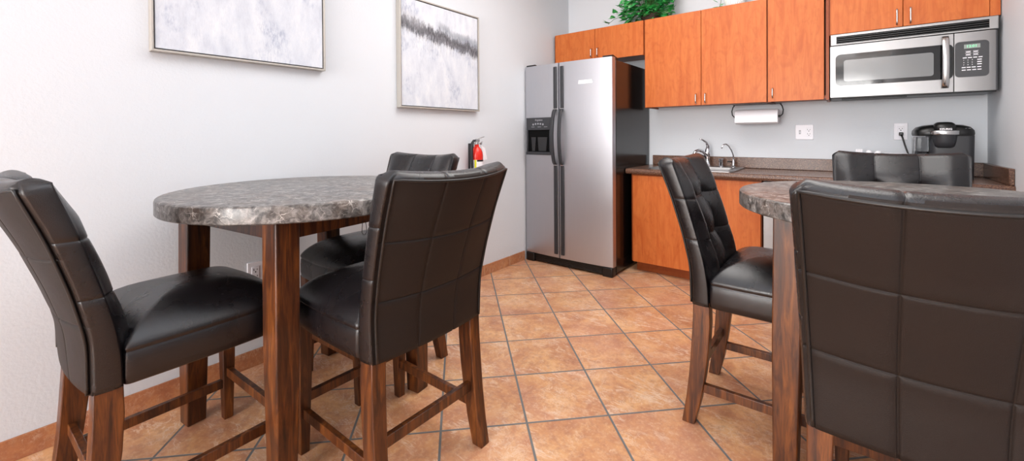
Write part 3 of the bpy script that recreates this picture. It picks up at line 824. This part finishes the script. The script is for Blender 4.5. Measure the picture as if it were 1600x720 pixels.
o = rl.build('paper_towel_roll', M_paper, smooth=True); o.location = (-.552, 3.80, 1.2755)
tag(o, 'white paper towel roll hanging under the wall cabinets', 'paper towels')

# ------------------------------------------------------------------ electrical plates
def receptacle_mb(m, cx, cz, y):   # slots of one socket, facing -y
    m.box(cx-.009, cx-.0065, y, y+.0015, cz-.003, cz+.006).box(cx+.006, cx+.0085, y, y+.0015, cz-.002, cz+.005)
    m.lathe([(.0032, 0), (.0032, .0015)], (cx, y, cz-.010), 12, 'y'); return m
sw = empty('switch_plate', (-.254, YB, 1.152))
MB().box(-.057, .057, -.006, 0, -.057, .057).build('plate', M_white, sw, bevel=.003)
MB().box(-.034, -.022, -.0085, -.006, -.014, .014).build('switch_surround', M_grey, sw)
MB().prism([(-.0085, -.010), (-.0145, .003), (-.0085, .010)], lambda p, t: (t, p[0], p[1]), -.032, -.024).build('toggle', M_white, sw)
s1 = MB().box(.012, .045, -.0085, -.006, -.034, .034).build('socket', M_white, sw, bevel=.0012)
m = MB(); receptacle_mb(m, .0285, .018, -.0095); receptacle_mb(m, .0285, -.014, -.0095); m.build('slot', M_slot, s1)
tag(sw, 'white double wall plate with a switch and a socket, above the backsplash', 'switch plate')
so = empty('wall_outlet', (.293, YB, 1.152))
MB().box(-.036, .036, -.006, 0, -.058, .058).build('plate', M_white, so, bevel=.003)
s1 = MB().box(-.0175, .0175, -.0085, -.006, -.034, .034).build('socket', M_white, so, bevel=.0012)
m = MB(); receptacle_mb(m, 0, .018, -.0095); m.build('slot', M_slot, s1)
tag(so, 'white wall outlet with a black plug in it, left of the coffee maker', 'outlet')
lo = empty('wall_outlet', (XL, .868, .463), math.radians(90))
MB().box(-.036, .036, -.006, 0, -.058, .058).build('plate', M_white, lo, bevel=.003)
s1 = MB().box(-.0175, .0175, -.0085, -.006, -.034, .034).build('socket', M_white, lo, bevel=.0012)
m = MB(); receptacle_mb(m, 0, .018, -.0095); receptacle_mb(m, 0, -.014, -.0095); m.build('slot', M_slot, s1)
tag(lo, 'white wall outlet low on the left wall, seen under the left table', 'outlet')

# ------------------------------------------------------------------ coffee maker
KX, KY = .466, 3.735
kf = empty('coffee_maker', (KX, KY, .8606))
# local: front -y. body column
def kr(x0, x1, y0, y1, r, z): return [(x, y, z) for x, y in rrect(x0, x1, y0, y1, r, 5)]
MB().loft([kr(-.062, .126, -.10, .12, .03, 0), kr(-.062, .128, -.10, .12, .03, .10), kr(-.062, .130, -.10, .12, .03, .262)]).build('body', M_charcoal, kf, smooth=True)
MB().loft([kr(-.128, .130, -.11, .125, .05, .262), kr(-.132, .134, -.115, .128, .06, .275), kr(-.130, .132, -.112, .126, .06, .295), kr(-.115, .118, -.10, .115, .06, .315), kr(-.085, .088, -.08, .10, .05, .327), kr(-.05, .05, -.05, .07, .04, .331)]).build('lid', M_black, kf, smooth=True)
tk = MB().loft([kr(-.128, -.066, -.085, .11, .02, .012), kr(-.130, -.066, -.088, .112, .02, .255)]).build('water_tank', M_tank, kf, smooth=True)
MB().loft([kr(-.125, -.069, -.082, .107, .018, .016), kr(-.126, -.069, -.083, .107, .018, .165)]).build('water', M_water, tk, smooth=True)
# brew head with silver band
def arcp(r0, z, y=-.10, n=14, sq=.75): return [(r0*math.cos(PI+PI*i/n), y+r0*sq*math.sin(PI+PI*i/n), z) for i in range(n+1)] + [(r0, y+.03, z), (-r0, y+.03, z)]
MB().loft([arcp(.030, .190), arcp(.042, .198), arcp(.050, .225), arcp(.054, .262), arcp(.056, .274)]).build('brew_head', M_charcoal, kf, smooth=True)
MB().loft([arcp(.066, .270), arcp(.067, .274), arcp(.067, .290), arcp(.065, .293)]).build('silver_band', M_nickel, kf, smooth=True)
MB().loft([arcp(.045, .286, -.103), arcp(.048, .292, -.105), arcp(.048, .318, -.103), arcp(.044, .334, -.098), arcp(.034, .343, -.09), arcp(.02, .346, -.085)]).build('lid_handle', M_black, kf, smooth=True)
text_mesh('maker_name', 'KEURIG', .0155, M_paper, kf, Matrix.Translation((0, -.1425, .302)) @ FACE_MY, bold=.0004, extrude=.001)
m = MB()
for x in (.088, .106): m.lathe([(.006, .0), (.006, .002), (.001, .003)], (x, -.095, .305), 12)
m.build('button', M_grey, kf)
MB().loft([kr(-.055, .075, -.19, -.095, .03, 0), kr(-.055, .075, -.19, -.095, .03, .03)]).build('drip_tray', M_black, kf, smooth=True)
# power cord up to the wall outlet
cx, cz = .293-KX, 1.134-.860
yw = YB-.0095-KY
MB().box(cx-.011, cx+.011, yw-.030, yw, cz-.012, cz+.012).build('plug', M_black, kf, bevel=.004)
MB().tube([(cx, yw-.028, cz-.004), (cx+.006, yw-.036, cz-.025), (cx+.016, yw-.040, cz-.07), (cx+.032, yw-.042, cz-.13), (cx+.05, yw-.045, cz-.20), (cx+.07, yw-.055, cz-.255), (cx+.10, yw-.075, .0055), (cx+.12, .13, .0055), (cx+.14, .11, .0055)], .0048, 10).build('power_cord', M_black, kf, smooth='all')
tag(kf, 'black single-serve coffee maker in the corner of the worktop under the microwave', 'coffee maker')

# small white supplies on the worktop behind the far right chair
cd = MB().loft([kr(-.030, .030, -.035, .035, .01, 0), kr(-.034, .034, -.04, .04, .01, .125), kr(-.031, .031, -.037, .037, .01, .125), kr(-.027, .027, -.032, .032, .01, .004)]).build('packet_caddy', M_ceramic, smooth=True)
cd.location = (.062, 3.80, .8605)
tag(cd, 'small white caddy of packets on the worktop behind the far right chair', 'caddy')
for i, dx in enumerate((-.017, -.004, .009)):
    q = MB().loft([[(-.006, -.0012, 0), (.006, -.0012, 0), (.006, .0012, 0), (-.006, .0012, 0)], [(-.006, -.003, .09), (.006, -.003, .09), (.006, .003, .09), (-.006, .003, .09)], [(-.004, -.001, .166), (.008, -.001, .166), (.008, .001, .166), (-.004, .001, .166)]]).build('sugar_packet', M_paper, bevel=.0008)
    q.location = (.062+dx, 3.795+.004*i, .8655); q.rotation_euler = (0, .06, .15*i)
    tag(q, 'white paper packet standing in the small caddy behind the far right chair', 'packet', 'packets in the caddy')
for i, (x, hz) in enumerate(((.122, .160), (.168, .158))):
    m = MB(); rings = []
    for k in range(9):
        t = k/8; rr = .016+.006*math.sin(PI*t)
        rings.append([((rr+random.uniform(-.003, .002))*math.cos(2*PI*j/12), (rr+random.uniform(-.003, .002))*math.sin(2*PI*j/12), hz*t+(random.uniform(-.008, .006) if k == 8 else 0)) for j in range(12)])
    q = m.loft(rings).build('napkin_bundle', M_paper, smooth='all'); q.location = (x, 3.80, .8605)
    tag(q, ['crumpled white napkin bundle next to the packet caddy, left one of two', 'crumpled white napkin bundle left of the flat white box, right one of two'][i], 'napkins', 'napkin bundles on the worktop')
q = MB().box(-.055, .055, -.05, .05, 0, .132).box(-.057, .057, -.052, .052, .1325, .147).build('white_box', M_paper, bevel=.002); q.location = (.258, 3.80, .8605)
tag(q, 'flat-lidded white box just left of the coffee maker', 'box')

# ------------------------------------------------------------------ plants on the cabinets
def ivy_leaf(m, c, d, up, size):
    d = d.normalized(); s = d.cross(up).normalized(); nrm = s.cross(d)
    sh = [(0, 0), (.28, -.12), (.50, .10), (.34, .34), (.30, .55), (.12, .78), (0, 1.05), (-.12, .78), (-.30, .55), (-.34, .34), (-.50, .10), (-.28, -.12)]
    mid = c + d*size*.35 - nrm*size*.05
    vs = [mid] + [c + s*x*size + d*y*size + nrm*size*(.10*abs(x)-.18*max(0, y-.5)) for x, y in sh]
    m.add(vs, [(0, 1+i, 1+(i+1) % 12) for i in range(12)])
def ivy(name, loc, n, R, zlo, zhi, lsize, trail):
    root = empty(name, loc)
    f, st = MB(), MB(); rnd = random.Random(len(name)+n)
    for i in range(n):
        a = rnd.uniform(0, 2*PI); rr = R*math.sqrt(rnd.random()); z = zlo+(zhi-zlo)*rnd.random()**1.1*(1-.5*(rr/R)**2)
        p = Vector((rr*math.cos(a)*1.0, rr*math.sin(a)*.45-.02, z))
        d = Vector((math.cos(a)*rnd.uniform(.3, 1), math.sin(a)*.5-rnd.uniform(.2, .9), rnd.uniform(-.7, .35)))
        ivy_leaf(f, p, d, Vector((rnd.uniform(-.3, .3), -.5+rnd.uniform(-.3, .3), 1)), lsize*rnd.uniform(.7, 1.2))
        if i % 5 == 0: st.tube([(p.x*.15, p.y*.15, .06), (p.x*.6, p.y*.6, max(z, .08)+.03), tuple(p)], .0018, 5)
    for tr in trail:
        st.tube(tr, .002, 5)
        for q in tr[1:]:
            for k in range(2):
                ivy_leaf(f, Vector(q)+Vector((rnd.uniform(-.015, .015), -.01, .008)), Vector((rnd.uniform(-1, 1), -.6, rnd.uniform(-.2, .7))), Vector((0, -.4, 1)), lsize*rnd.uniform(.6, .95))
    f.build('foliage', M_leaf, root); st.build('stem', M_stem, root)
    return root
iv = ivy('potted_ivy', (-1.405, 3.775, 2.1425), 320, .225, .045, .40, .072,
         [[(-.10, -.02, .08), (-.22, -.06, .09), (-.29, -.08, .07), (-.345, -.09, .03)], [(-.05, -.02, .1), (-.20, -.05, .14), (-.27, -.07, .12)], [(.05, 0, .1), (.17, -.04, .12), (.21, -.05, .16)]])
MB().lathe([(.075, 0), (.085, .04), (.09, .075), (.083, .075), (.078, .012)], (.02, .03, 0), 28).build('planter', M_soil, iv, smooth=True)
tag(iv, 'bushy trailing green ivy on top of the cabinets above the refrigerator', 'plant')
vs = empty('ribbed_planter', (-.700, 3.78, 2.1425))
m = MB(); rings = []
for r_, h in ((.05, 0), (.066, .03), (.075, .07), (.072, .11), (.06, .14), (.066, .15), (.058, .15), (.052, .13)):
    rings.append([((r_+.0022*math.cos(28*2*PI*k/168))*math.cos(2*PI*k/168), (r_+.0022*math.cos(28*2*PI*k/168))*math.sin(2*PI*k/168), h) for k in range(168)])
m.loft(rings).build('pot', M_ceramic, vs, smooth='all')
f, st = MB(), MB()
for p, d in (((-.085, -.03, .03), (-.6, -.5, -.2)), ((-.105, -.03, .012), (-.4, -.6, .2)), ((-.125, -.02, .07), (-.7, -.4, .6)), ((-.09, -.04, .045), (.2, -.7, -.3)), ((-.12, -.02, .03), (-.9, -.3, .1)), ((.0, -.02, .18), (.3, -.5, .7)), ((.03, 0, .19), (.7, -.3, .5)), ((-.04, -.02, .18), (-.6, -.4, .6))):
    ivy_leaf(f, Vector(p), Vector(d), Vector((0, -.4, 1)), .045)
st.tube([(0, 0, .12), (-.05, -.02, .165), (-.09, -.03, .11), (-.10, -.03, .04), (-.115, -.03, .02)], .002, 5).tube([(0, 0, .12), (.0, -.01, .18), (.03, 0, .20)], .002, 5)
f.build('foliage', M_leaf, vs); st.build('stem', M_stem, vs)
tag(vs, 'white ribbed pot with a few green leaves on top of the tall two-door cabinet', 'plant')

# ------------------------------------------------------------------ paintings on the left wall
def painting(name, label, y0, y1, z0, z1, cm):
    cy, cz = (y0+y1)/2, (z0+z1)/2; hw, hh = (y1-y0)/2, (z1-z0)/2; d = .042
    root = empty(name, (XL, cy, cz)); t = .009
    m = MB()
    for (a, b, c, e) in ((-hw, -hw+t, -hh, hh), (hw-t, hw, -hh, hh), (-hw+t, hw-t, -hh, -hh+t), (-hw+t, hw-t, hh-t, hh)): m.box(.001, d, a, b, c, e)
    m.build('frame', M_silverframe, root, bevel=.0012)
    MB().box(.001, .012, -hw+t, hw-t, -hh+t, hh-t).build('backing', M_slot, root)
    g = t+.006
    MB().box(.0125, d-.006, -hw+g, hw-g, -hh+g, hh-g).build('canvas', cm, root, bevel=.001)
    tag(root, label, 'painting', 'framed abstract paintings on the left wall')
painting('framed_painting', 'pale abstract painting in a thin silver frame, nearly all white, at upper left', .467, 1.226, 1.511, 2.270, M_canvas_plain)
painting('framed_painting', 'abstract painting with a dark grey streak across white, between the pale painting and the refrigerator', 1.732, 2.494, 1.333, 2.078, M_canvas_band)

# ------------------------------------------------------------------ fire extinguisher
ex = empty('fire_extinguisher', (XL+.075, 2.42, .722))
MB().lathe([(.040, 0), (.047, .008), (.048, .02), (.048, .265), (.045, .29), (.036, .315), (.022, .333), (.017, .338), (.017, .352)], (0, 0, 0), 36).build('cylinder', M_red, ex, smooth=True)
def band(a0, a1, z0, z1, r, mat, nm):
    n = 14; m = MB(); rings = []
    for rr in (r, r+.0008):
        pass
    vs = []
    for k in range(n+1):
        a = a0+(a1-a0)*k/n
        for rr in (r, r+.0009):
            for z in (z0, z1): vs.append((rr*math.cos(a), rr*math.sin(a), z))
    fs = []
    for k in range(n):
        b = 4*k
        fs += [(b, b+4, b+5, b+1), (b+2, b+3, b+7, b+6), (b, b+2, b+6, b+4), (b+1, b+5, b+7, b+3)]
    fs += [(0, 1, 3, 2), (4*n, 4*n+2, 4*n+3, 4*n+1)]
    return m.add(vs, fs).build(nm, mat, ex, smooth=True)
band(-2.2, .9, .05, .235, .0481, M_paper, 'label_sheet')
band(-1.18, -.88, .05, .235, .0491, M_yellow, 'label_stripe')
band(-.80, .7, .222, .235, .0491, M_slot, 'label_header')
MB().lathe([(.013, .35), (.018, .354), (.018, .372), (.012, .378), (.012, .392)], (0, 0, 0), 18).box(-.012, .012, -.022, .022, .372, .392).build('valve', M_nickel, ex, smooth=True)
hv = MB().bar((.0, -.01, .392), (.02, .06, .412), .018, .005).bar((0, .03, .375), (.01, .055, .372), .016, .004)
hv.build('squeeze_lever', M_nickel, ex, bevel=.001)
MB().lathe([(.012, 0), (.012, .006), (.002, .007)], (.018, .026, .362), 16, 'x').build('gauge', M_nickel, ex, smooth=True)
MB().tube([(0, -.02, .382), (.01, -.045, .382), (.012, -.062, .365), (.012, -.068, .32), (.012, -.066, .2), (.012, -.062, .09), (.012, -.060, .04)], [.008, .009, .0105, .0105, .0105, .0105, .012], 12).build('hose', M_rubber, ex, smooth='all')
tg = MB().prism([(0, 0), (.045, -.02), (.07, -.11), (.025, -.115), (.02, -.04)], lambda p, t: (.036+t, .01+p[0], .345+p[1]), 0, .001).build('inspection_tag', M_paper, ex)
MB().box(-.0745, -.049, -.018, .018, .15, .36).bar((-.07, 0, .35), (-.005, 0, .365), .012, .004).build('wall_bracket', M_slot, ex)
tag(ex, 'red fire extinguisher hung on the left wall beside the refrigerator', 'fire extinguisher')

# cord loop under the left table
a = math.radians(7); cxy = Vector((-1.805, .890, 0)); q = Matrix.Rotation(a, 3, 'Z') @ Vector((.318, .02, 0)) + cxy
cl = MB().tube([(.0, -.006, 0), (.002, -.008, -.02), (.002, -.010, -.045), (.002, -.004, -.058), (.002, .004, -.058), (.002, .011, -.045), (.002, .009, -.02), (0, .006, 0)], .0013, 6).build('cord_loop', M_black, smooth='all')
cl.location = (q.x, q.y, .815)
tag(cl, 'thin dark cord loop hanging below the apron of the left table', 'cord')

# ------------------------------------------------------------------ light
def area(name, loc, rot, sx, sy, power, col):
    l = bpy.data.lights.new(name, 'AREA'); l.shape = 'RECTANGLE'; l.size = sx; l.size_y = sy; l.energy = power; l.color = col
    o = bpy.data.objects.new(name, l); COL.objects.link(o); o.location = loc; o.rotation_euler = rot; return o
area('ceiling_lamp_kitchen', (-.75, 2.15, ZC-.03), (0, 0, 0), 1.8, 1.5, 48, (1, .985, .965))
area('ceiling_lamp_dining', (-.60, .20, ZC-.03), (0, 0, 0), 2.0, 1.6, 20, (.74, .87, 1))
area('added_ceiling_fill', (-.75, -3.5, ZC-.03), (0, 0, 0), 1.8, 1.3, 30, (.95, .97, 1))  # added frontal fill in place of a flash, no known lamp here
area('added_window_fill', (-.8, YF-.02, 1.425), (PI/2, 0, 0), 2.55, 2.0, 330, (1, .98, .955))  # added frontal fill for the back wall, set in the invented window

wd = bpy.data.worlds.new('sky'); SC.world = wd; wd.use_nodes = True
bg = wd.node_tree.nodes.get('Background'); bg.inputs[0].default_value = (.75, .86, 1, 1); bg.inputs[1].default_value = 1.0

# ------------------------------------------------------------------ camera (calibrated: level lens with a downward shift)
F, CYP, YAW, PITCH, ROLL, H = 663.671, 216.315, -.667097, -.00826203, -.00691895, 1.146
fw = Vector((math.sin(YAW)*math.cos(PITCH), math.cos(YAW)*math.cos(PITCH), math.sin(PITCH)))
r0 = Vector((math.cos(YAW), -math.sin(YAW), 0)); u0 = r0.cross(fw)
r1 = math.cos(ROLL)*r0 + math.sin(ROLL)*u0; u1 = -math.sin(ROLL)*r0 + math.cos(ROLL)*u0
cam = bpy.data.cameras.new('camera'); co = bpy.data.objects.new('camera', cam); COL.objects.link(co)
cam.sensor_fit = 'HORIZONTAL'; cam.sensor_width = 36; cam.lens = F/1600*36
cam.shift_y = (CYP-360)/1600; cam.clip_start = .02
mt = Matrix((r1, u1, -fw)).transposed().to_4x4(); mt.translation = (0, 0, H); co.matrix_world = mt
SC.camera = co
SC.view_settings.view_transform = 'Standard'; SC.view_settings.look = 'None'; SC.view_settings.gamma = 1; SC.view_settings.use_curve_mapping = False
SC.view_settings.exposure = 0.03
SC.cycles.use_denoising = True
SC.cycles.max_bounces = 8
